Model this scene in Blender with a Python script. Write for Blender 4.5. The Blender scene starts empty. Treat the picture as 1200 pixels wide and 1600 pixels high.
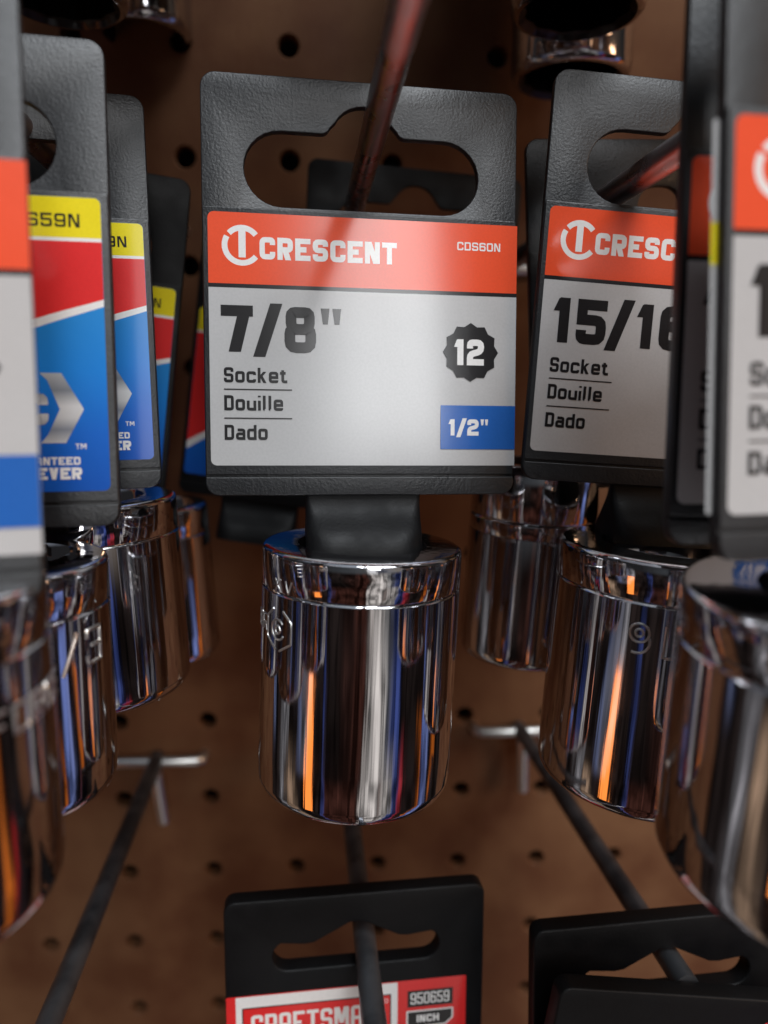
import bpy, bmesh, math, random
from mathutils import Vector, Matrix
random.seed(4)
MM = 0.001
R = math.radians
sc = bpy.context.scene
COL = sc.collection

# ------------------------------------------------------------------ camera
cd = bpy.data.cameras.new('camera'); cam = bpy.data.objects.new('camera', cd); COL.objects.link(cam)
rt = Vector((0.996855, -0.076748, 0.01976)); up = Vector((-0.001025, 0.236832, 0.97155)); fw = Vector((0.079244, 0.968515, -0.236008))
cam.matrix_world = Matrix(((rt.x, up.x, -fw.x, 59.571*MM), (rt.y, up.y, -fw.y, -200.896*MM), (rt.z, up.z, -fw.z, 137.386*MM), (0, 0, 0, 1)))
cd.sensor_fit = 'VERTICAL'; cd.sensor_height = 36; cd.lens = 26.19
cd.clip_start = 0.004; cd.clip_end = 50
cd.dof.use_dof = True; cd.dof.focus_distance = 0.113; cd.dof.aperture_fstop = 11.5
sc.camera = cam

# ------------------------------------------------------------------ world: the dim shop behind the photographer
world = bpy.data.worlds.new('World'); sc.world = world; world.use_nodes = True
wn = world.node_tree.nodes; wl = world.node_tree.links
for n in list(wn): wn.remove(n)
def N(t, **k):
    n = wn.new(t)
    for a, b in k.items(): setattr(n, a, b)
    return n
def math_n(op, a, b=None, clamp=False):
    n = N('ShaderNodeMath', operation=op); n.use_clamp = clamp
    for i, v in enumerate((a, b)):
        if v is None: continue
        if isinstance(v, (int, float)): n.inputs[i].default_value = v
        else: wl.new(v, n.inputs[i])
    return n.outputs[0]
tc = N('ShaderNodeTexCoord'); sx = N('ShaderNodeSeparateXYZ'); wl.new(tc.outputs['Generated'], sx.inputs[0])
az = math_n('ARCTAN2', sx.outputs[0], math_n('MULTIPLY', sx.outputs[1], -1.0))
el = math_n('MULTIPLY', math_n('ARCSINE', sx.outputs[2]), 180/math.pi)
nz = N('ShaderNodeTexNoise'); nz.inputs['Scale'].default_value = 2.2; nz.inputs['Detail'].default_value = 3
wl.new(tc.outputs['Generated'], nz.inputs['Vector'])
azw = math_n('ADD', az, math_n('MULTIPLY', math_n('SUBTRACT', nz.outputs[0], .5), .42))
f01 = math_n('ADD', math_n('MULTIPLY', azw, 0.5/math.pi), 0.5)
def ramp(stops):
    r = N('ShaderNodeValToRGB'); cr = r.color_ramp; cr.interpolation = 'LINEAR'
    stops = sorted(stops)
    while len(cr.elements) < len(stops): cr.elements.new(0.5)
    for e, (a, c) in zip(cr.elements, stops):
        e.position = (a+180)/360; e.color = (*c, 1)
    wl.new(f01, r.inputs[0]); return r.outputs[0]
DK = (.018, .013, .012); BR = (.060, .022, .016); TN = (.40, .27, .18); SV = (.46, .45, .47); BL = (.04, .06, .20); WH = (.62, .58, .54); OR = (1.1, .26, .03); PB = (.12, .15, .27); RD = (.35, .03, .04)
floor_r = ramp([(-180, DK), (-98, DK), (-95, SV), (-89, SV), (-86, DK), (-82, TN), (-74, TN), (-71, DK), (-43, DK), (-40, BL), (-37, BR),
                (3, BR), (8, WH), (20, WH), (24, (.12, .09, .08)), (28, WH), (35, WH), (38, BL), (45, BL), (49, RD), (55, DK), (68, DK), (71, OR), (74, DK), (79, (.20, .28, .68)), (85, (.22, .28, .60)), (89, DK), (95, DK), (99, OR), (103, DK), (180, DK)])
low_r = ramp([(-180, DK), (-113, DK), (-110, PB), (-105, DK), (-98, DK), (-94, SV), (-88, SV), (-84, DK), (-72, DK), (-68, PB), (-62, SV), (-58, DK), (-45, DK), (-41, BL), (-37, DK), (-22, DK), (-8, BR), (2, BR),
              (8, WH), (22, WH), (27, (.3, .3, .3)), (33, BL), (41, BL), (44, DK), (76, DK), (79, (.20, .28, .68)), (85, (.25, .30, .62)), (88, DK), (94, DK), (97, OR), (100, DK), (180, DK)])
mid_r = ramp([(-180, (.02, .02, .02)), (-50, (.02, .02, .022)), (-25, (.05, .055, .06)), (-8, (.08, .085, .09)), (1, (.08, .08, .08)), (6, (.9, .9, .9)), (13, (1, 1, 1)), (14.5, (.1, .1, .12)),
              (21, (.05, .055, .08)), (26, (.22, .22, .24)), (34, (.24, .22, .20)), (60, (.10, .07, .05)), (90, (.02, .02, .02)), (180, (.02, .02, .02))])
top_r = ramp([(-180, (0.036, 0.040, 0.043)), (-100, (0.065, 0.072, 0.086)), (-55, (0.122, 0.137, 0.158)), (-20, (0.216, 0.238, 0.266)), (-6, (0.202, 0.223, 0.259)), (5, (0.396, 0.410, 0.418)), (16, (0.432, 0.432, 0.432)), (24, (0.259, 0.266, 0.274)),
              (50, (0.216, 0.216, 0.209)), (90, (0.072, 0.072, 0.072)), (180, (0.036, 0.036, 0.036))])
def smooth(a, b):
    m = N('ShaderNodeMapRange', interpolation_type='SMOOTHSTEP'); wl.new(el, m.inputs[0]); m.inputs[1].default_value = a; m.inputs[2].default_value = b; return m.outputs[0]
def mix(f, a, b):
    m = N('ShaderNodeMix', data_type='RGBA'); wl.new(f, m.inputs[0]); wl.new(a, m.inputs[6]); wl.new(b, m.inputs[7]); return m.outputs[2]
c = mix(smooth(-27, -22), floor_r, low_r)
n1 = N('ShaderNodeTexNoise', noise_dimensions='1D'); n1.inputs['Scale'].default_value = 70; n1.inputs['Detail'].default_value = 4; wl.new(f01, n1.inputs['W'])
n3 = N('ShaderNodeTexNoise'); n3.inputs['Scale'].default_value = 7; n3.inputs['Detail'].default_value = 3; wl.new(tc.outputs['Generated'], n3.inputs['Vector'])
def mr(v, a, b, c_, d):
    m = N('ShaderNodeMapRange'); wl.new(v, m.inputs[0])
    for i, q in enumerate((a, b, c_, d)): m.inputs[i+1].default_value = q
    return m.outputs[0]
br = math_n('MULTIPLY', mr(n1.outputs[0], .35, .65, .25, 1.35), mr(n3.outputs[0], .35, .65, .35, 1.3))
vm = N('ShaderNodeVectorMath', operation='SCALE'); wl.new(c, vm.inputs[0]); wl.new(br, vm.inputs[3]); c = vm.outputs[0]
c = mix(smooth(-10, -5), c, mid_r); tb = N('ShaderNodeVectorMath', operation='SCALE'); wl.new(top_r, tb.inputs[0]); tb.inputs[3].default_value = 1.9; c = mix(smooth(24, 46), c, tb.outputs[0])
# bright patch added to the world, reflected as sheen on the labels
def band(v, a, b, c_, d): return math_n('MULTIPLY', smoothv(v, a, b), math_n('SUBTRACT', 1.0, smoothv(v, c_, d)))
def smoothv(v, a, b):
    m = N('ShaderNodeMapRange', interpolation_type='SMOOTHSTEP'); wl.new(v, m.inputs[0]); m.inputs[1].default_value = a; m.inputs[2].default_value = b; return m.outputs[0]
sheen_patch = math_n('MULTIPLY', band(az, R(5), R(13), R(17.2), R(18.2)), band(el, 6, 14, 40, 54))
va = N('ShaderNodeVectorMath', operation='SCALE'); va.inputs[0].default_value = (9.5, 9.6, 9.7); wl.new(sheen_patch, va.inputs[3])
vb = N('ShaderNodeVectorMath', operation='ADD'); wl.new(c, vb.inputs[0]); wl.new(va.outputs[0], vb.inputs[1]); c = vb.outputs[0]
bg = N('ShaderNodeBackground'); bg.inputs[1].default_value = 1.0; wl.new(c, bg.inputs[0])
wo = N('ShaderNodeOutputWorld'); wl.new(bg.outputs[0], wo.inputs[0])

# ------------------------------------------------------------------ lamps
def area(name, loc, target, size, size_y, power, color):
    l = bpy.data.lights.new(name, 'AREA'); l.shape = 'RECTANGLE'; l.size = size; l.size_y = size_y; l.energy = power; l.color = color
    o = bpy.data.objects.new(name, l); COL.objects.link(o); o.location = loc
    o.rotation_euler = (Vector(target)-Vector(loc)).to_track_quat('-Z', 'Y').to_euler(); return o
area('ceiling_lamp', (.38, -.85, 1.38), (.06, -.08, .12), .9, .30, 18.0, (.90, .95, 1.0))
area('warm_fill', (1.15, -.70, .38), (.10, -.05, .08), .4, .4, 3.6, (1.0, .58, .32))  # unseen warm light added to tint the lower right of the board
area('orange_streak_light', (-.85, -.72, -.44), (.06, -.08, .08), .15, .46, .42, (1.0, .27, .045))  # added light, reflected as the orange streak on the chrome

sc.view_settings.view_transform = 'Standard'; sc.view_settings.look = 'None'; sc.view_settings.gamma = 1; sc.view_settings.use_curve_mapping = False
sc.view_settings.exposure = 0
sc.render.engine = 'CYCLES'; sc.cycles.use_denoising = True; sc.cycles.max_bounces = 10; sc.cycles.glossy_bounces = 8
sc.cycles.sample_clamp_indirect = 6

# ------------------------------------------------------------------ materials
def mat(name, base, rough=.5, metal=0, spec=.5, bump=None, bump2=None, vary=None, coat=0, coat_rough=.2, rough_var=None):
    """bump = (scale, strength, (sx,sy,sz)); vary = (scale, second colour, low, high)"""
    m = bpy.data.materials.new(name); m.use_nodes = True; nt = m.node_tree; b = nt.nodes['Principled BSDF']
    b.inputs['Base Color'].default_value = (*base, 1); b.inputs['Roughness'].default_value = rough; b.inputs['Metallic'].default_value = metal
    b.inputs['Specular IOR Level'].default_value = spec; b.inputs['Coat Weight'].default_value = coat; b.inputs['Coat Roughness'].default_value = coat_rough
    tc = nt.nodes.new('ShaderNodeTexCoord')
    def noise(scale, st=(1, 1, 1), detail=3):
        mp = nt.nodes.new('ShaderNodeMapping'); mp.inputs['Scale'].default_value = st; nt.links.new(tc.outputs['Object'], mp.inputs[0])
        n = nt.nodes.new('ShaderNodeTexNoise'); n.inputs['Scale'].default_value = scale; n.inputs['Detail'].default_value = detail; nt.links.new(mp.outputs[0], n.inputs['Vector']); return n.outputs[0]
    last = None
    for bb in (bump, bump2):
        if not bb: continue
        n = noise(bb[0], bb[2] if len(bb) > 2 else (1, 1, 1)); bp = nt.nodes.new('ShaderNodeBump'); bp.inputs['Strength'].default_value = bb[1]
        bp.inputs['Distance'].default_value = bb[3] if len(bb) > 3 else .0001; nt.links.new(n, bp.inputs['Height'])
        if last: nt.links.new(last, bp.inputs['Normal'])
        last = bp.outputs[0]
    if last: nt.links.new(last, b.inputs['Normal'])
    if vary:
        mr = nt.nodes.new('ShaderNodeMapRange'); nt.links.new(noise(vary[0], (1, 1, 1), 6), mr.inputs[0]); mr.inputs[1].default_value = vary[2]; mr.inputs[2].default_value = vary[3]
        mx = nt.nodes.new('ShaderNodeMix'); mx.data_type = 'RGBA'; nt.links.new(mr.outputs[0], mx.inputs[0]); mx.inputs[6].default_value = (*base, 1); mx.inputs[7].default_value = (*vary[1], 1)
        nt.links.new(mx.outputs[2], b.inputs['Base Color'])
    if rough_var:
        mr = nt.nodes.new('ShaderNodeMapRange'); nt.links.new(noise(rough_var[0], (1, 1, 1), 5), mr.inputs[0]); mr.inputs[1].default_value = .3; mr.inputs[2].default_value = .7
        mr.inputs[3].default_value = rough_var[1]; mr.inputs[4].default_value = rough_var[2]; nt.links.new(mr.outputs[0], b.inputs['Roughness'])
    return m
M = {}
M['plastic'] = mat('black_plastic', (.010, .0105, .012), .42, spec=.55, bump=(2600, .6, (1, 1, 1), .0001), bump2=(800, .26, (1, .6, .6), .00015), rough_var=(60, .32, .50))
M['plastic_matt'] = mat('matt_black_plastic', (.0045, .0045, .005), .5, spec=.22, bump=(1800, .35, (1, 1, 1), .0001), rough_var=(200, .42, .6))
M['chrome'] = mat('chrome', (.62, .61, .63), .035, metal=1, bump=(900, .22, (1, 1, .02), .0001), bump2=(200, .30, (1, 1, .05), .0003), rough_var=(110, .02, .11))
M['bore'] = mat('dark_bore', (.05, .05, .05), .35, metal=1)
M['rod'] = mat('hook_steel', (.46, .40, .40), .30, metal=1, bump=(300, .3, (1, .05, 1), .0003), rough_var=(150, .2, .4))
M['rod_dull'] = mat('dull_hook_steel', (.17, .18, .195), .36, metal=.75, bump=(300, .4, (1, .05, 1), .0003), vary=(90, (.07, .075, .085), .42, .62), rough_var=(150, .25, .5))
M['zinc'] = mat('zinc', (.7, .7, .68), .34, metal=1, bump=(400, .2))
def lab(name, c, r=.5, coat=.9): return mat(name, c, r, vary=(2600, tuple(q*.955 for q in c), .40, .62), spec=.12, bump=(900, .16, (1, 1, 1), .00012), bump2=(110, .3, (1, 1, 1), .0006), coat=coat, coat_rough=.11)
M['paper'] = lab('silver_grey_label', (.48, .47, .465))
M['orange'] = lab('orange_print', (.80, .078, .022))
M['white'] = lab('white_print', (.80, .78, .76))
M['black'] = lab('black_print', (.012, .011, .012))
M['blue'] = lab('blue_print', (.014, .11, .42))
M['yellow'] = lab('yellow_print', (.80, .66, .01))
M['red'] = lab('red_print', (.70, .025, .025))
M['grey'] = lab('grey_print', (.3, .3, .3))
M['board'] = mat('hardboard', (.104, .041, .019), .6, spec=.15, bump=(900, .5), bump2=(180, .5, (1, 1, .35), .0004), vary=(38, (.175, .086, .042), .38, .68), rough_var=(60, .45, .7))
M['wallmat'] = mat('hole_shade', (.012, .009, .008), .9)  # near black: the shade inside the peg holes is put into this colour
def grad_mat(name, stops, scale=1.0, wave=None):
    """printed gradient down the label (object z, in mm from the label's top)"""
    m = lab(name, stops[0][1]); nt = m.node_tree; b = nt.nodes['Principled BSDF']; tc = nt.nodes.new('ShaderNodeTexCoord'); s = nt.nodes.new('ShaderNodeSeparateXYZ'); nt.links.new(tc.outputs['Object'], s.inputs[0])
    mr = nt.nodes.new('ShaderNodeMapRange'); nt.links.new(s.outputs[2], mr.inputs[0]); mr.inputs[1].default_value = stops[0][0]*MM; mr.inputs[2].default_value = stops[-1][0]*MM
    r = nt.nodes.new('ShaderNodeValToRGB'); nt.links.new(mr.outputs[0], r.inputs[0]); e = r.color_ramp.elements
    while len(e) < len(stops): e.new(.5)
    z0, z1 = stops[0][0], stops[-1][0]
    for q, (z, cc) in zip(e, stops): q.position = (z-z0)/(z1-z0); q.color = (*cc, 1)
    nt.links.new(r.outputs[0], b.inputs['Base Color']); return m
M['bluegrad'] = grad_mat('blue_gradient_print', [(-34, (.02, .23, .60)), (-42, (.012, .20, .62)), (-50, (.010, .12, .52)), (-57, (.008, .085, .42))])
M['silvergrad'] = grad_mat('silver_gradient_print', [(-42, (.45, .46, .47)), (-44.5, (.20, .22, .25)), (-46.5, (.62, .62, .62)), (-48, (.55, .55, .55)), (-49.5, (.22, .24, .28)), (-51.5, (.58, .58, .58))])
MATS = list(M)

# ------------------------------------------------------------------ object helpers
def tag(o, label=None, cat=None, group=None, kind=None):
    if label: o['label'] = label
    if cat: o['category'] = cat
    if group: o['group'] = group
    if kind: o['kind'] = kind
    return o
def empty(name, loc, rot=(0, 0, 0)):
    o = bpy.data.objects.new(name, None); COL.objects.link(o); o.empty_display_size = .01
    o.matrix_world = Matrix.Translation(Vector(loc)*MM) @ (Matrix.Rotation(R(rot[0]), 4, 'Z') @ Matrix.Rotation(R(rot[1]), 4, 'X') @ Matrix.Rotation(R(rot[2]), 4, 'Y')); return o
def link_mesh(name, me, parent=None, mats=()):
    o = bpy.data.objects.new(name, me); COL.objects.link(o); o.parent = parent
    for m in mats: me.materials.append(M[m])
    return o
def from_bm(name, bm, parent=None, mats=(), smooth=None, loc=None):
    me = bpy.data.meshes.new(name); bm.to_mesh(me); bm.free(); me.transform(Matrix.Scale(MM, 4))
    if smooth is not None:
        for p in me.polygons: p.use_smooth = True
        me.set_sharp_from_angle(angle=R(smooth))
    return link_mesh(name, me, parent, mats)
def plate(name, outlines, y0, y1, bevel, m, parent, smooth=35):
    """extruded plate with holes: outlines in (x,z) mm, first outer then holes; from y0 (front) to y1 (back)"""
    cu = bpy.data.curves.new(name, 'CURVE'); cu.dimensions = '2D'; cu.fill_mode = 'BOTH'
    for pts in outlines:
        sp = cu.splines.new('POLY'); sp.points.add(len(pts)-1); sp.use_cyclic_u = True
        for p, q in zip(sp.points, pts): p.co = (q[0], q[1], 0, 1)
    cu.extrude = (y1-y0)/2-bevel; cu.bevel_depth = bevel; cu.bevel_resolution = 2; cu.offset = -bevel
    t = bpy.data.objects.new('tmp', cu); COL.objects.link(t); dg = bpy.context.evaluated_depsgraph_get(); dg.update()
    me = bpy.data.meshes.new_from_object(t.evaluated_get(dg)); bpy.data.objects.remove(t); bpy.data.curves.remove(cu)
    me.name = name
    me.transform(Matrix.Scale(MM, 4) @ Matrix.Translation((0, (y0+y1)/2, 0)) @ Matrix.Rotation(R(90), 4, 'X'))
    bm = bmesh.new(); bm.from_mesh(me); bmesh.ops.remove_doubles(bm, verts=bm.verts, dist=1e-6); bmesh.ops.recalc_face_normals(bm, faces=bm.faces); bm.to_mesh(me); bm.free()
    for p in me.polygons: p.use_smooth = True
    me.set_sharp_from_angle(angle=R(smooth))
    me.materials.clear()
    return link_mesh(name, me, parent, (m,))
def arc(cx, cz, r, a0, a1, n=8): return [(cx+r*math.cos(R(a0+(a1-a0)*i/n)), cz+r*math.sin(R(a0+(a1-a0)*i/n))) for i in range(n+1)]
def rrect(x0, x1, z0, z1, r):
    """r = (bl, br, tr, tl)"""
    if isinstance(r, (int, float)): r = (r,)*4
    r = [max(q, .01) for q in r]
    return arc(x0+r[0], z0+r[0], r[0], 180, 270, 6)+arc(x1-r[1], z0+r[1], r[1], 270, 360, 6)+arc(x1-r[2], z1-r[2], r[2], 0, 90, 6)+arc(x0+r[3], z1-r[3], r[3], 90, 180, 6)
def tube(bm, pts, r, n=10, cap=True):
    pts = [Vector(p) for p in pts]; rings = []
    nrm = None
    for i, p in enumerate(pts):
        d = (pts[min(i+1, len(pts)-1)]-pts[max(i-1, 0)]).normalized()
        if nrm is None: nrm = d.orthogonal().normalized()
        nrm = (nrm-d*nrm.dot(d)).normalized(); b = d.cross(nrm)
        rr = r[i] if isinstance(r, (list, tuple)) else r
        rings.append([bm.verts.new(p+(nrm*math.cos(2*math.pi*k/n)+b*math.sin(2*math.pi*k/n))*rr) for k in range(n)])
    for a, b2 in zip(rings, rings[1:]):
        for k in range(n): bm.faces.new((a[k], a[(k+1) % n], b2[(k+1) % n], b2[k]))
    if cap: bm.faces.new(rings[0][::-1]); bm.faces.new(rings[-1])

# ------------------------------------------------------------------ stroke lettering (squared technical capitals)
G = {
 'C': [[(1, .70), (1, 1), (0, 1), (0, 0), (1, 0), (1, .30)]],
 'R': [[(0, 0), (0, 1, 1), (1, 1), (1, .45), (0, .45, 1)], ('d', .45, .5, .80, 0)],
 'E': [[(1, 1), (0, 1, 1), (0, 0, 1), (1, 0)], [(0, .5), (.85, .5)]],
 'S': [[(1, .74), (1, 1), (0, 1), (0, .5), (1, .5), (1, 0), (0, 0), (0, .26)]],
 'N': [[(0, 0), (0, 1)], [(1, 0), (1, 1)], ('d', .12, 1, .88, 0)],
 'T': [[(0, 1), (1, 1)], [(.5, .92), (.5, 0)]],
 'D': [[(0, 0, 1), (0, 1, 1), (1, 1), (1, 0), (0, 0, 1)]],
 'O': [[(.5, 1, 1), (0, 1), (0, 0), (1, 0), (1, 1), (.5, 1, 1)]],
 'G': [[(1, .72), (1, 1), (0, 1), (0, 0), (1, 0), (1, .45, 1), (.6, .45)]],
 'U': [[(0, 1), (0, 0), (1, 0), (1, 1)]],
 'A': [[(0, 0), (0, 1), (1, 1), (1, 0)], [(0, .42), (1, .42)]],
 'V': [('d', .12, 1, .5, 0), ('d', .88, 1, .5, 0)],
 'F': [[(1, 1), (0, 1, 1), (0, 0)], [(0, .48), (.8, .48)]],
 'H': [[(0, 0), (0, 1)], [(1, 0), (1, 1)], [(0, .5), (1, .5)]],
 'I': [[(.5, 0), (.5, 1)]],
 'M': [[(0, 0), (0, 1)], [(1, 0), (1, 1)], ('d', .12, 1, .5, .25), ('d', .88, 1, .5, .25)],
 'X': [('d', .1, 1, .9, 0), ('d', .9, 1, .1, 0)],
 '0': [[(.5, 1, 1), (0, 1), (0, 0), (1, 0), (1, 1), (.5, 1, 1)]],
 '1': [[(.62, 0), (.62, 1)], ('d', .15, .70, .58, .98)],
 '2': [[(0, .70), (0, 1), (1, 1), (1, .56), (0, .40), (0, 0, 1), (1, 0)]],
 '3': [[(0, .76), (0, 1), (1, 1), (1, .52), (.3, .52)], [(.8, .52), (1, .48), (1, 0), (0, 0), (0, .24)]],
 '4': [[(.75, 0), (.75, 1, 1), (0, .3, 1), (1, .3)]],
 '5': [[(1, 1), (0, 1, 1), (0, .56, 1), (1, .56), (1, 0), (0, 0), (0, .26)]],
 '6': [[(1, .76), (1, 1), (0, 1), (0, 0), (1, 0), (1, .55), (0, .55)]],
 '7': [[(0, 1), (1, 1)], ('d', .9, .97, .38, 0)],
 '8': [[(.5, 1, 1), (.06, 1), (.06, .52), (.94, .52), (.94, 1), (.5, 1, 1)], [(.5, .52, 1), (0, .52), (0, 0), (1, 0), (1, .52), (.5, .52, 1)]],
 '9': [[(0, .24), (0, 0), (1, 0), (1, 1), (0, 1), (0, .45), (1, .45)]],
 '/': [('d', .95, 1.06, .05, -.10)],
 'o': [[(.5, .70, 1), (0, .70), (0, 0), (1, 0), (1, .70), (.5, .70, 1)]],
 'c': [[(1, .52), (1, .70), (0, .70), (0, 0), (1, 0), (1, .18)]],
 'k': [[(0, 0), (0, 1)], ('d', .12, .36, .85, .74), ('d', .30, .45, .86, 0)],
 'e': [[(1, .12), (1, 0), (0, 0), (0, .70), (1, .70), (1, .34, 1), (0, .34, 1)]],
 't': [[(.3, .95), (.3, 0), (1, 0)], [(0, .70), (.95, .70)]],
 'u': [[(0, .70), (0, 0), (1, 0)], [(1, .70), (1, 0)]],
 'i': [[(.5, 0), (.5, .70)], [(.5, .98), (.5, 1.0)]],
 'l': [[(.35, 1), (.35, 0), (.7, 0)]],
 'a': [[(.05, .70), (1, .70), (1, 0, 1), (0, 0), (0, .38), (1, .38)]],
 'd': [[(1, 1), (1, 0, 1), (0, 0), (0, .70), (1, .70)]],
}
NARROW = {'1': .72, 'I': .30, 'i': .30, 'l': .42, 't': .78, '/': .95, 'M': 1.25, ' ': .5}
class Label:
    """a printed label: flat polygons, each printed layer 0.012 mm above the one below"""
    def __init__(s, y): s.dz = 0; s.bm = bmesh.new(); s.y = y; s.layer = 0; s.mats = []
    def mi(s, m):
        if m not in s.mats: s.mats.append(m)
        return s.mats.index(m)
    def poly(s, pts, m, same=False):
        if not same: s.layer += 1
        y = s.y-.004*s.layer; vs = [s.bm.verts.new((x, y, z+s.dz)) for x, z in pts]
        f = s.bm.faces.new(vs); f.normal_update()
        if f.normal.y > 0: f.normal_flip()
        f.material_index = s.mi(m)
    def ribbon(s, pts, t, m):
        """pts: (x,z) polyline, mitred strokes of width t"""
        s.layer += 1; y = s.y-.004*s.layer; mi = s.mi(m); closed = (abs(pts[0][0]-pts[-1][0])+abs(pts[0][1]-pts[-1][1])) < 1e-6
        P = [Vector(p) for p in pts]
        if closed: P = P[:-1]
        n = len(P); L = []
        for i in range(n):
            a = P[i-1] if (i > 0 or closed) else None; b = P[(i+1) % n] if (i < n-1 or closed) else None
            d1 = (P[i]-a).normalized() if a is not None else None; d2 = (b-P[i]).normalized() if b is not None else None
            if d1 is None: d1 = d2
            if d2 is None: d2 = d1
            n1 = Vector((-d1.y, d1.x)); n2 = Vector((-d2.y, d2.x)); q = (n1+n2)
            q = q.normalized() if q.length > 1e-6 else n1
            k = 1/max(.35, q.dot(n1)); L.append((P[i]+q*t/2*k, P[i]-q*t/2*k))
        V = [(s.bm.verts.new((a.x, y, a.y+s.dz)), s.bm.verts.new((b.x, y, b.y+s.dz))) for a, b in L]
        for i in range(n if closed else n-1):
            a, b = V[i], V[(i+1) % n]; f = s.bm.faces.new((a[0], b[0], b[1], a[1])); f.normal_update()
            if f.normal.y > 0: f.normal_flip()
            f.material_index = mi
    def glyph(s, ch, x, z, w, h, t, m, slant=0):
        if ch == '"':
            for k in (0, 1): s.poly([(x+w*.52*k, z+h), (x+w*.52*k+w*.40, z+h), (x+w*.52*k+w*.32, z+h*.64), (x+w*.52*k+w*.10, z+h*.64)], m)
            return
        strokes = []
        for st in G.get(ch, ()):
            if ch in 'Re69ad4' and st[0] != 'd' and len(st) > 3:      # a stroke that ends on itself: print its last bit as a second layer
                a, b = st[-2], st[-1]; at_ = lambda q: (a[0]+(b[0]-a[0])*q, a[1]+(b[1]-a[1])*q, 1)
                strokes += [st[:-1]+[at_(.55)], [at_(.5), b]]
            else: strokes.append(st)
        for st in strokes:
            if st[0] == 'd':
                _, x0, y0, x1, y1 = st; hw = t*.56
                A = x+t*.5+x0*(w-t); B = x+t*.5+x1*(w-t)
                s.poly([(A-hw, z+y0*h), (A+hw, z+y0*h), (B+hw, z+y1*h), (B-hw, z+y1*h)], m); continue
            P = [(x+t/2+p[0]*(w-t), z+t/2+p[1]*(h-t), len(p) > 2) for p in st]
            closed = P[0][:2] == P[-1][:2]
            if not closed:                                       # square caps
                def ext(a, b, raw):
                    d = Vector((a[0]-b[0], a[1]-b[1])).normalized()
                    u = raw[0] if abs(d.x) > abs(d.y) else raw[1]
                    d *= t/2*(.98 if (u < .02 or u > .98) else .0); return (a[0]+d.x, a[1]+d.y, a[2])
                P[0], P[-1] = ext(P[0], P[1], st[0]), ext(P[-1], P[-2], st[-1])
            out = []
            rc = t*.62
            for i, p in enumerate(P):
                if (i in (0, len(P)-1)) or p[2]: out.append((p[0], p[1])); continue
                a, b, c2 = Vector(P[i-1][:2]), Vector(p[:2]), Vector(P[i+1][:2])
                r = min(rc, (a-b).length*.48, (c2-b).length*.48); p0 = b+(a-b).normalized()*r; p2 = b+(c2-b).normalized()*r
                for q in (0, .33, .67, 1): v = p0*(1-q)**2+b*2*q*(1-q)+p2*q*q; out.append((v.x, v.y))
            s.ribbon(out, t, m)
    def text(s, txt, x, z, h, w, t, gap, m, right=False):
        ws = [w*NARROW.get(c, 1) if c not in '1Ilit' or True else w for c in txt]
        tot = sum(max(a, t) for a in ws)+gap*(len(txt)-1)
        if right: x = x-tot
        base = s.layer; top = base
        for c, a in zip(txt, ws):
            a = max(a, t*1.0); s.layer = base
            if c == '/': x -= gap*1.2
            s.glyph(c, x, z, a, h, t, m); x += a+gap
            if c == '/': x -= gap*.6
            top = max(top, s.layer)
        s.layer = top
        return x
    def build(s, name, parent): return from_bm(name, s.bm, parent, s.mats)

# ------------------------------------------------------------------ hang tags
def slot_wide(cx=0, hw=17.85, z0=-18.9, z1=-7.9, bump=True):
    r = (z1-z0)/2; zc = (z0+z1)/2
    p = arc(cx-hw+r, zc, r, 90, 270, 14)+arc(cx+hw-r, zc, r, -90, 90, 14)
    if bump:
        p += arc(cx+6.4, z1+1.4, 1.4, 270, 200, 4)+arc(cx, z1-.6, 4.9, 28, 152, 10)+arc(cx-6.4, z1+1.4, 1.4, 340, 270, 4)
    return p
def slot_small(cx, hw, z0, z1): r = (z1-z0)/2; zc = (z0+z1)/2; return arc(cx-hw+r, zc, r, 90, 270, 10)+arc(cx+hw-r, zc, r, -90, 90, 10)
def make_neck(parent, m='plastic_matt', w=17.9, drop=9.5):
    bm = bmesh.new(); rings = []
    # cross-section (x, y): D shape, deeper and rounder towards the drive square
    for k in range(13):
        u = k/12; z = -61.6-drop*u; s = u*u*(3-2*u)
        yf = .1+1.0*math.sin(min(1, u*1.6)*math.pi)*.5-4.2*s; yb = 1.6+7.0*s; hw = w/2; rc = .5+3.6*s
        pts = []
        for (cx, cy, a0) in ((hw-rc, yb-rc*.5, 0), (-hw+rc, yb-rc*.5, 90), (-hw+rc, yf+rc*.55, 180), (hw-rc, yf+rc*.55, 270)):
            for q in range(5):
                a = R(a0+q*22.5); pts.append((cx+rc*math.cos(a), cy+rc*.55*math.sin(a), z))
        if k == 12: pass
        rings.append([bm.verts.new(p) for p in pts])
    for a, b in zip(rings, rings[1:]):
        n = len(a)
        for k in range(n): bm.faces.new((a[k], b[k], b[(k+1) % n], a[(k+1) % n]))
    bm.faces.new(rings[0]); bm.faces.new(rings[-1][::-1]); bmesh.ops.recalc_face_normals(bm, faces=bm.faces)
    return from_bm('neck', bm, parent, (m,), 50)
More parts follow.
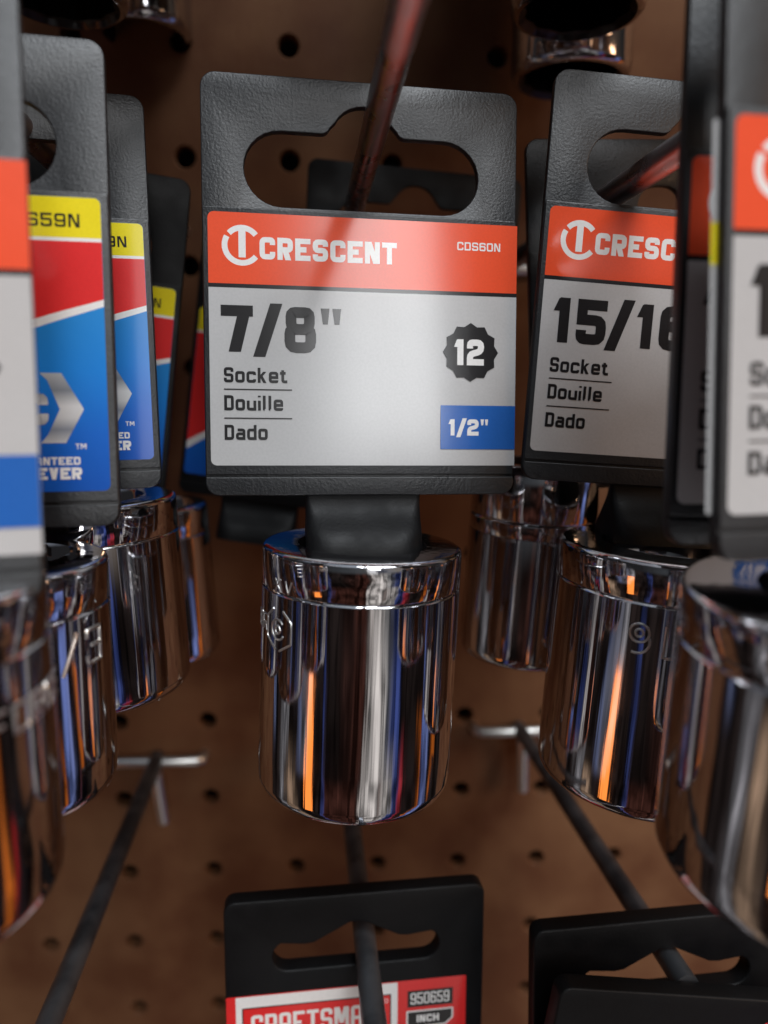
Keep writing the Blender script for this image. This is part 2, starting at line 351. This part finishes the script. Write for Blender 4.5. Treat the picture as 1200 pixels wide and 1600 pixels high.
def make_tag(loc, rot, label, group=None, W=48, H=62, slot='wide', m='plastic', neck=True, thick=1.3, panel=True):
    t = empty('hang_tag', loc, rot); tag(t, label, 'hang tag', group)
    hw = W/2
    if slot == 'wide': so = slot_wide(0, hw-6.15)
    elif slot == 'plain': so = slot_wide(0, hw-6.15, bump=False)
    else: so = slot_small(*slot)
    plate('backing', [rrect(-hw, hw, -H, 0, (2.2, 2.2, 2.2, 2.2)), so], 0, thick, .16, m, t)
    if panel:
        plate('label_panel', [rrect(-hw+.12, hw-.12, -58.8, -19.35, .25)], -.38, .05, .10, m, t)
        bm = bmesh.new()
        plate('bottom_lip', [rrect(-hw+.05, hw-.05, -H+.05, -59.15, (2.0, 2.0, .2, .2))], -.55, .05, .16, m, t)
        bm.free()
    if neck: make_neck(t)
    return t
def front_label(t, size, W=48, code='CDS60N', label=None):
    hw = W/2; x0, x1 = -hw+.85, hw+.12; L = Label(-.40)
    L.poly(rrect(x0, x1, -57.4, -20.1, (.9, .05, .05, .9)), 'black')
    L.poly(rrect(x0, x1, -57.4, -31.05, (.9, .03, .03, .1)), 'paper'); L.poly(rrect(x0, x1, -30.45, -20.1, (.1, .03, .03, .9)), 'orange', True)
    ox = x0+23.15
    # ring-and-T mark
    cx, cz, r, th = -18.2+ox, -24.85, 2.55, .82
    L.ribbon([(x, z) for x, z in arc(cx, cz, r, 150, 322, 22)], th, 'white')
    L.ribbon([(x, z) for x, z in arc(cx, cz, r, 38, 138, 14)], th, 'white')
    L.poly([(cx-.52, cz+r), (cx+.52, cz+r), (cx+.52, cz-1.75), (cx-.52, cz-1.75)], 'white')
    L.text('CRESCENT', -15.65+ox, -26.75, 3.25, 2.30, .78, .33, 'white')
    L.text(code, 21.4+x1-24.12, -24.15, 1.25, .98, .22, .2, 'white', right=True)
    x = L.text(size, -21.45+ox, -40.45, 6.85, 4.75, 1.62, .55, 'black')
    if size == '7/8': L.glyph('"', x+.15, -40.3, 3.4, 6.6, 1, 'black')
    for txt, z in (('Socket', -45.0), ('Douille', -49.15), ('Dado', -53.55)):
        L.text(txt, -21.1+ox, z, 2.25, 1.42, .43, .24, 'black')
    for z in (-46.0, -50.3): L.ribbon([(-21.1+ox, z), (-11.0+ox, z)], .16, 'black')
    bx = x1-7.35
    pts = []
    for k in range(24):
        rr = 4.55 if k % 2 == 0 else 4.02; a = R(90+k*15); pts.append((bx+rr*.98*math.cos(a), -39.75+rr*math.sin(a)))
    L.poly(pts, 'black')
    L.text('12', bx-2.75, -41.75, 4.0, 2.75, .98, .18, 'white')
    L.poly([(x1-12.1, -54.85), (x1-.02, -54.85), (x1-.02, -48.0), (x1-12.1, -48.0)], 'blue')
    xx = L.text('1/2', x1-10.9, -52.7, 2.55, 1.85, .62, .14, 'white'); L.glyph('"', xx+.15, -52.7, 1.35, 2.55, .5, 'white')
    o = L.build('front_label', t)
    if label: o['label'] = label
    return o
def back_label(t, W=38, inset=1.0, label=None, code='CDS59N', dx=0):
    hw = W/2; x0, x1 = -hw+inset, hw-inset; L = Label(-.40)
    L.poly(rrect(x0, x1, -57.4, -20.1, .8), 'bluegrad')
    L.poly(rrect(x0+.02, x1-.02, -25.2, -20.12, (.03, .03, .8, .8)), 'yellow')
    k = .86; zr, zl = -32.9, -32.9-(x1-x0)*.62
    def sw(x): u = (x1-x)/(x1-x0); return zr-3.2*u**.8-13*u*u*.7-8.0*u*.6
    xs = [x1-.02-(x1-x0-.04)*i/16 for i in range(17)]
    L.poly([(x0+.02, -25.6)]+[(x, sw(x)-.9-.9*(x1-x)/(x1-x0)) for x in xs[::-1]]+[(x1-.02, -25.6)], 'white')
    L.poly([(x0+.02, -25.6)]+[(x, sw(x)) for x in xs[::-1]]+[(x1-.02, -25.6)], 'red')
    L.poly([(x0+.02, -25.65), (x1-.02, -25.65), (x1-.02, -25.2), (x0+.02, -25.2)], 'white')
    L.text(code, x1-2.6, -23.9, 1.7, 1.35, .30, .30, 'black', right=True)
    cx = x1-2.9
    L.poly([(cx-5.2, -42.3), (cx-2.6, -42.3), (cx, -46.9), (cx-2.3, -51.2), (cx-5.3, -51.2), (cx-4.4, -50.1), (cx-2.9, -46.9), (cx-4.3, -43.2)], 'silvergrad')
    L.text('C', cx-8.6, -48.9, 4.0, 4.3, 1.2, .3, 'silvergrad')
    L.text('TM', cx-1.2, -52.0, .7, .55, .12, .1, 'white')
    L.text('GUARANTEED', x1-3.55, -54.0, 1.0, .80, .23, .12, 'white', right=True)
    L.text('FOREVER', x1-3.4, -55.85, 1.5, 1.25, .40, .14, 'white', right=True)
    o = L.build('back_label', t)
    if label: o['label'] = label
    return o
def front_label_shift(t, W): return front_label(t, '3/4', W)

# ------------------------------------------------------------------ sockets
def make_socket(top, axis, L, r, label, group, rot=0, grooves=((5.9, .6),), step=None, neck_r=9.4, marks=()):
    """top = centre of the drive-end face (mm), axis = direction towards the open end"""
    o = empty('socket', top); a = Vector(axis).normalized()
    zax = -a; q = Vector((0, 0, 1)).rotation_difference(zax)
    o.matrix_world = Matrix.Translation(Vector(top)*MM) @ q.to_matrix().to_4x4() @ Matrix.Rotation(R(rot), 4, 'Z')
    tag(o, label, 'socket', group)
    prof = [(neck_r, -7), (neck_r, -.6), (neck_r+.5, 0), (r-.95, 0), (r-.5, -.07), (r-.15, -.3), (r-.02, -.65), (r, -.95)]
    for g, w in grooves:
        prof += [(r, -g+w/2), (r-.10, -g+w/4), (r-.26, -g), (r-.2, -g-w/4), (r-.02, -g-w/2)]
    if step: prof += [(r, -step+1.2), (r-.5, -step)]
    rb = r-(.5 if step else .0)
    prof += [(rb, -L*.35), (rb, -L*.5), (rb, -L*.65), (rb, -L*.8), (rb, -L+2.2), (rb-.12, -L+1.3), (rb-.45, -L+.6), (rb-1.0, -L+.12), (rb-1.7, -L)]
    n = 120; bm = bmesh.new(); rings = []
    for rr, z in prof: rings.append([bm.verts.new((rr*math.cos(2*math.pi*k/n), rr*math.sin(2*math.pi*k/n), z)) for k in range(n)])
    for p, q2 in zip(rings, rings[1:]):
        for k in range(n): bm.faces.new((p[k], q2[k], q2[(k+1) % n], p[(k+1) % n]))
    bm.faces.new(rings[0])
    bmesh.ops.recalc_face_normals(bm, faces=bm.faces)
    # the open ring is the mouth; make sure the outside faces point outwards
    f = min(bm.faces, key=lambda f: abs(f.calc_center_median().z+L*.55))
    if f.normal.dot(f.calc_center_median()) < 0: bmesh.ops.reverse_faces(bm, faces=bm.faces)
    body = from_bm('body', bm, o, ('chrome',), 40)
    # twelve-point bore
    bm = bmesh.new(); rings = []; ri = r*.80
    for z, s in ((-L, 1.0), (-L+1.0, .97), (-L+1.2, .93), (-L*.42, .93)):
        ring = []
        for k in range(n):
            a2 = 2*math.pi*k/n; tri = abs(((k/n*12) % 1)-.5)*2; rr = (rb-1.7) if s == 1.0 else ri*s*(1.0+.07*tri)
            ring.append(bm.verts.new((rr*math.cos(a2), rr*math.sin(a2), z)))
        rings.append(ring)
    for p, q2 in zip(rings, rings[1:]):
        for k in range(n): bm.faces.new((p[k], q2[k], q2[(k+1) % n], p[(k+1) % n]))
    bm.faces.new(rings[-1]); bmesh.ops.recalc_face_normals(bm, faces=bm.faces)
    from_bm('bore', bm, o, ('bore',), 30)
    if marks:
        bm = bmesh.new()
        for ang, z, pl, th in marks:                      # pl: polylines in mm (u right, v up)
            for st in pl:
                pts = [((r-.02)*math.cos(R(ang)+u/r), (r-.02)*math.sin(R(ang)+u/r), z+v) for u, v in st]
                tube(bm, pts, th, 6)
        bmesh.ops.recalc_face_normals(bm, faces=bm.faces)
        from_bm('stamped_marks', bm, o, ('zinc',), 60)
    return o
def dense(p, k=6):
    out = []
    for a, b in zip(p, p[1:]):
        for i in range(k): out.append((a[0]+(b[0]-a[0])*i/k, a[1]+(b[1]-a[1])*i/k))
    out.append(p[-1]); return out
def circ(cx, cz, r, a0=0, a1=360, n=18, sy=1): return [(x, cz+(z-cz)*sy) for x, z in arc(cx, cz, r, a0, a1, n)]
def stampglyph(ch, x, z, w, h):
    out = []
    for st in G[ch]:
        if st[0] == 'd': out.append(dense([(x+st[1]*w, z+st[2]*h), (x+st[3]*w, z+st[4]*h)]))
        else: out.append(dense([(x+p[0]*w, z+p[1]*h) for p in st], 4))
    return out
def stamptext(s, h, w, gap):
    out = []; x = 0
    for c2 in s: out += stampglyph(c2, x, 0, w, h); x += w+gap
    return out

# ------------------------------------------------------------------ hooks on the pegboard
RD_ = Vector((0.0275, -0.9955, 0.0905))        # out of the board, rising slightly
def make_hook(base, length, label, m='rod', r=2.1, prong=True, bar=(-13.5, 13.5)):
    o = empty('peg_hook', base); tag(o, label, 'hook', 'steel hooks on the pegboard')
    bm = bmesh.new(); pts = [Vector((0, 1.5, 0)), RD_*2]+[RD_*(length*k/16) for k in range(1, 17)]
    tube(bm, pts, r, 16); bmesh.ops.recalc_face_normals(bm, faces=bm.faces); from_bm('rod', bm, o, (m,), 40)
    bm = bmesh.new(); a, b = bar
    tube(bm, [(a, 7, 0), (a, 2.0, 0), (a+.6, -.2, 0), (a+2, -.9, 0), (0, -1.0, 0), (b-2, -.9, 0), (b-.6, -.2, 0), (b, 2.0, 0), (b, 7, 0)], 1.5, 12); from_bm('crossbar', bm, o, ('zinc',), 40)
    if prong:
        bm = bmesh.new(); tube(bm, [(0, -1.5, 0), (.2, -3.0, -1.5), (.5, -3.2, -4), (1.2, -2.6, -14), (1.6, -2.2, -19)], [1.6, 1.7, 1.7, 1.7, 1.6], 12); from_bm('prong', bm, o, ('zinc',), 40)
    return o

# ================================================================== the place
# pegboard: real holes, one inch apart
S = 25.4
def build_board():
    bm = bmesh.new(); n = 24; rh = 2.5; T = 4.0; i0, i1, j0, j1 = -7, 13, -9, 15
    cache = {}
    def v(x, y, z):
        k = (round(x, 3), round(y, 3), round(z, 3))
        if k not in cache: cache[k] = bm.verts.new((x, y, z))
        return cache[k]
    for i in range(i0, i1):
        for j in range(j0, j1):
            cx, cz = i*S, j*S; h = S/2; inner = []; outer = []; deep = []
            for k in range(n):
                a = 2*math.pi*k/n; c_, s_ = math.cos(a), math.sin(a); m_ = max(abs(c_), abs(s_))
                inner.append(v(cx+rh*c_, .35, cz+rh*s_)); deep.append(v(cx+rh*c_, T, cz+rh*s_)); outer.append(v(cx+h*c_/m_, 0, cz+h*s_/m_))
            lip = [v(cx+(rh+.35)*math.cos(2*math.pi*k/n), 0, cz+(rh+.35)*math.sin(2*math.pi*k/n)) for k in range(n)]
            for k in range(n):
                k2 = (k+1) % n
                bm.faces.new((lip[k], outer[k], outer[k2], lip[k2])); bm.faces.new((inner[k], lip[k], lip[k2], inner[k2])); bm.faces.new((deep[k], inner[k], inner[k2], deep[k2]))
    bmesh.ops.recalc_face_normals(bm, faces=bm.faces)
    f = bm.faces[0]
    f.normal_update()
    if f.normal.y > 0: bmesh.ops.reverse_faces(bm, faces=bm.faces)
    o = from_bm('pegboard', bm, None, ('board',), 40)
    tag(o, 'brown hardboard pegboard with rows of small round holes behind everything', 'pegboard')
build_board()
bm = bmesh.new(); bmesh.ops.create_cube(bm, size=1, matrix=Matrix.Translation((75, 45, 75)) @ Matrix.Diagonal((700, 10, 800, 1)))
tag(from_bm('wall', bm, None, ('wallmat',)), kind='structure')  # added behind the board so its holes look dark

# hooks
make_hook((65.1, -3, 160.6), 190, 'reddish steel hook rod running through the tag marked 7/8')
make_hook((104.4, -3, 153.3), 120, 'dark steel hook rod slanting through the slot of the tag marked 15/16')
make_hook((10.9, -3, 160.5), 175, 'steel hook rod seen through the round hole of the left blue-labelled tag')
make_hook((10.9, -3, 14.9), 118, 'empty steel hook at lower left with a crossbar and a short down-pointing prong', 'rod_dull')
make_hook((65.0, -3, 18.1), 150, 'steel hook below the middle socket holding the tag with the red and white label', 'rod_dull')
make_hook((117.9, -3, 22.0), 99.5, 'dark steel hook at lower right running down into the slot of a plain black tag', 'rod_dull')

GT = 'black plastic hang tags with a socket below'
# middle row ---------------------------------------------------------
t1 = make_tag((65.3, -77.1, 173.6), (4.2, -9.8, .4), 'black hang tag in the middle with orange header and the size 7/8', GT)
front_label(t1, '7/8')
t6 = make_tag((118.1, -79.0, 175.1), (-.2, -7.5, 3.2), 'black hang tag leaning on the right with orange header and the size 15/16', GT)
front_label(t6, '15/16', code='CDS61N')
t8 = make_tag((120.0, -122.4, 177.6), (5, -9, -.6), 'nearest black hang tag at the right edge, large blurred numeral 1 on white', GT)
front_label(t8, '1', code='CDS62N')
L = Label(.9); L.poly(rrect(-24.6, -20, -57.4, -20.1, .3), 'paper'); L.poly(rrect(-24.58, -20, -33.5, -29.5, .05), 'yellow'); L.build('back_label', t8)
t7 = make_tag((122.0, -113.9, 175.9), (0, -8.9, .4), 'black hang tag squeezed between the 15/16 tag and the nearest right tag', GT)
front_label(t7, '1', code='CDS62N')
t0 = make_tag((11.5, -120.2, 171.8), (10, -13.9, -.1), 'nearest black hang tag at the left edge with orange header and blue box', GT, W=38)
front_label_shift(t0, 38)
t2 = make_tag((12.5, -94.2, 172.7), (6.8, -11.6, -.1), 'larger left hang tag with yellow, red and blue label reading EVER', GT, W=38, slot='plain')
back_label(t2)
t3 = make_tag((12.1, -71.4, 172.7), (10, -11.4, -.3), 'smaller left hang tag with yellow, red and blue label, half behind the larger one', GT, W=38, slot='plain')
back_label(t3)
t4 = make_tag((15.9, -50.3, 166.3), (5, -4, 7), 'dark hang tag far back on the left leaning, narrow yellow red and blue strip showing', GT, W=38, slot='plain', m='plastic_matt')  # darker matt plastic stands in for the shade back here
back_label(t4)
t5 = make_tag((52.4, -27.0, 159.6), (-4, -4, 7), 'shaded hang tag just left behind the 7/8 tag, leaning, with red and blue print', GT, W=38, slot='plain', m='plastic_matt')  # shade put into the darker plastic here too
back_label(t5)
tb = make_tag((79.9, -25.1, 172.2), (4, -4, 2.8), 'black hang tag seen through the slot of the 7/8 tag', GT, m='plastic_matt')  # darker plastic than the front tag, in place of its shade
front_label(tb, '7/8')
tr = make_tag((118.3, -59.9, 171.7), (4, -7, -3), 'plain black hang tag directly behind the 15/16 tag', GT, slot=(1.0, 4.3, -15, -8))

GS = 'chrome sockets hanging from the tags'
hexa = [(2.6*math.cos(R(90+60*k)), 3.0*math.sin(R(90+60*k))) for k in range(7)]
hexm = [dense([(3.4*math.cos(R(a)), 3.1*math.sin(R(a))) for a in (110, 150, 210, 262)]), dense([(3.4*math.cos(R(a)), 3.1*math.sin(R(a))) for a in (70, 30, -30, -82)]),
        circ(0, 0, .6, n=12), circ(0, 0, 1.5, 40, 330, 16)]
make_socket((65.4, -90.4, 105.6), (-.03, -.085, -1), 38.6, 15.3, 'chrome socket under the 7/8 tag, in the middle and in sharp focus', GS,
            marks=((217, -11.2, hexm, .17), (190, -12.2, stamptext('CR', 2.4, 1.8, .7), .15), (213, -5.6, stamptext('XV', 1.8, 1.7, .7), .13)))
make_socket((112.7, -93.1, 106.0), (-.05, -.07, -1), 38.2, 16.3, 'chrome socket stamped 16 under the 15/16 tag', GS,
            marks=((231, -13.2, [circ(1.5, 3.1, 1.35), circ(1.5, 3.1, .55), arc(1.3, 1.9, 1.75, 20, -110, 10), dense([(4.9, 4.6), (4.9, .1), (6.2, .1), (6.2, 4.6)])], .2),))
make_socket((114.6, -132.9, 112.1), (0, -.01, -1), 32, 17.5, 'large near chrome socket at the right edge with red and orange reflections', GS)
make_socket((17.2, -131.0, 113.5), (0, -.06, -1), 33, 15, 'nearest chrome socket cut off by the left edge', GS,
            marks=((330, -13.0, stamptext('FORGE', 2.6, 1.8, .9), .22),))
make_socket((17.2, -104.7, 107.7), (0, -.07, -1), 32, 13.5, 'chrome socket at left stamped with a fraction, below the large blue label', GS,
            marks=((320, -12.6, stamptext('/3', 4.4, 2.6, 1.4), .30),))
make_socket((19.7, -78.1, 109.8), (.05, -.07, -1), 32.6, 15, 'chrome socket with a pale blue streak below the smaller left label', GS)
make_socket((22.0, -44.3, 100.7), (.06, -.05, -1), 33, 12.5, 'shaded chrome socket farthest back on the left', GS)
make_socket((100.5, -62.0, 113.6), (-.05, -.06, -1), 38.4, 12.1, 'slim chrome socket between the middle and the 15/16 sockets, with a knurled ring', GS,
            grooves=((10.4, .7), (13.6, .7)))

# lower row ----------------------------------------------------------
def slot_euro():
    zc = -11.2; r = 2.9
    return arc(-15.4+r-3+3, zc, r, 120, 270, 10)+arc(15.4-r, zc, r, -90, 60, 10)+[(9.5, zc+2.0), (7.8, zc+2.2), (1.2, zc+5.6), (-1.2, zc+5.6), (-7.8, zc+2.2), (-9.5, zc+2.0)]
def make_tool_tag(loc, rot, label, H=78, W=48, withlabel=True, slot=True, plate_step=False):
    t = empty('hang_tag', loc, rot); tag(t, label, 'hang tag', 'black hang tags of the lower row'); hw = W/2
    outl = [rrect(-hw, hw, -H, 0, 2.0)]
    if slot: outl.append(slot_euro())
    plate('backing', outl, 0, 3.4, .35, 'plastic_matt', t)
    if plate_step: plate('label_panel', [rrect(-hw+5, hw-3, -H+4, -6.0, .8)], -.9, .2, .25, 'plastic_matt', t)
    if withlabel:
        L = Label(-.06); L.dz = -.1
        L.poly(rrect(-hw+.1, hw-3.3, -H+6, -18.2, .3), 'red')
        L.poly(rrect(-hw+1.8, 7.6, -H+12, -18.4, .15), 'white')
        L.poly(rrect(-hw+2.9, 6.4, -28.4, -20.6, .15), 'black'); L.poly(rrect(-hw+3.15, 6.15, -28.2, -20.85, .1), 'red')
        L.text('CRAFTSMAN', -hw+4.5, -26.6, 4.4, 2.18, .68, .36, 'white')
        L.ribbon(circ(5.4, -21.9, .4, n=10), .12, 'white')
        L.poly(rrect(9.5, 18.2, -23.8, -20.4, .1), 'black'); L.text('950659', 10.1, -23.2, 2.3, 1.05, .26, .22, 'white')
        L.poly([(9.3, -28.0), (16.8, -28.0), (18.3, -26.6), (18.3, -24.5), (9.3, -24.5)], 'white'); L.poly([(9.6, -27.7), (16.7, -27.7), (18.0, -26.5), (18.0, -24.8), (9.6, -24.8)], 'black')
        L.text('INCH', 11.3, -27.0, 1.5, 1.1, .34, .2, 'white')
        L.build('front_label', t)
    return t
make_tool_tag((65.5, -85.2, 37.4), (3.1, -6.6, -.1), 'black hang tag at bottom centre with red and white label and number 950659')
make_tool_tag((119.2, -96.2, 39.1), (1.2, -5, -2), 'plain black hang tag at lower right with a slot and a hook through it', withlabel=False)
kb = make_tool_tag((121.0, -105.6, 32.6), (2, -5, 9.0), 'dark hang tag in front of the plain black one at lower right, top edge only', withlabel=False, slot=False)
L = Label(-.06); L.poly(rrect(12.5, 23.5, -60, -4.0, .4), 'red'); L.build('front_label', kb)

# upper row: sockets seen from below ---------------------------------
GU = 'chrome sockets of the upper row seen from below'
def CP(px, py, d):
    f = 1164.07; return Vector((59.571, -200.896, 137.386))+d*(fw+(px-600)/f*rt+(800-py)/f*up)
def upper(bx, by, d, r, L, label, tlabel, ax=(0, -.06, -1), code='CDS58N'):
    a = Vector(ax).normalized(); b = CP(bx, by, d); top = b-a*L; make_socket(tuple(top), tuple(a), L, r, label, GU)
    t = make_tag((top.x, top.y+12, top.z+69.5), (0, -9, 0), tlabel, 'black hang tags above the upper sockets', H=62, W=44)
upper(902, 24, 138, 12.4, 34, 'front chrome socket at top right, its dark open end facing down', 'hang tag above the front top right socket')
upper(890, 128, 165, 13.0, 30, 'chrome socket at top right behind the front one, with a bright highlight', 'hang tag above the rear top right socket')
upper(95, 6, 130, 11.5, 34, 'dim chrome socket at top left, the nearer of the two', 'hang tag above the nearer top left socket')
upper(226, 58, 172, 10.8, 30, 'chrome socket at top left farther back, showing its round open end', 'hang tag above the farther top left socket')
# unseen sockets and tags added just above the frame to shade the board
for i in range(7):
    x = -40+34*i
    make_socket((x, -80, 225), (0, -.02, -1), 34, 15.0, 'chrome socket added above the frame to shade the board', 'chrome sockets added above the frame for shade')
    make_tag((x, -70, 294), (random.uniform(-4, 4), -9, random.uniform(-2, 2)), 'black hang tag added above the frame to shade the board', 'black hang tags added above the frame for shade', W=33)
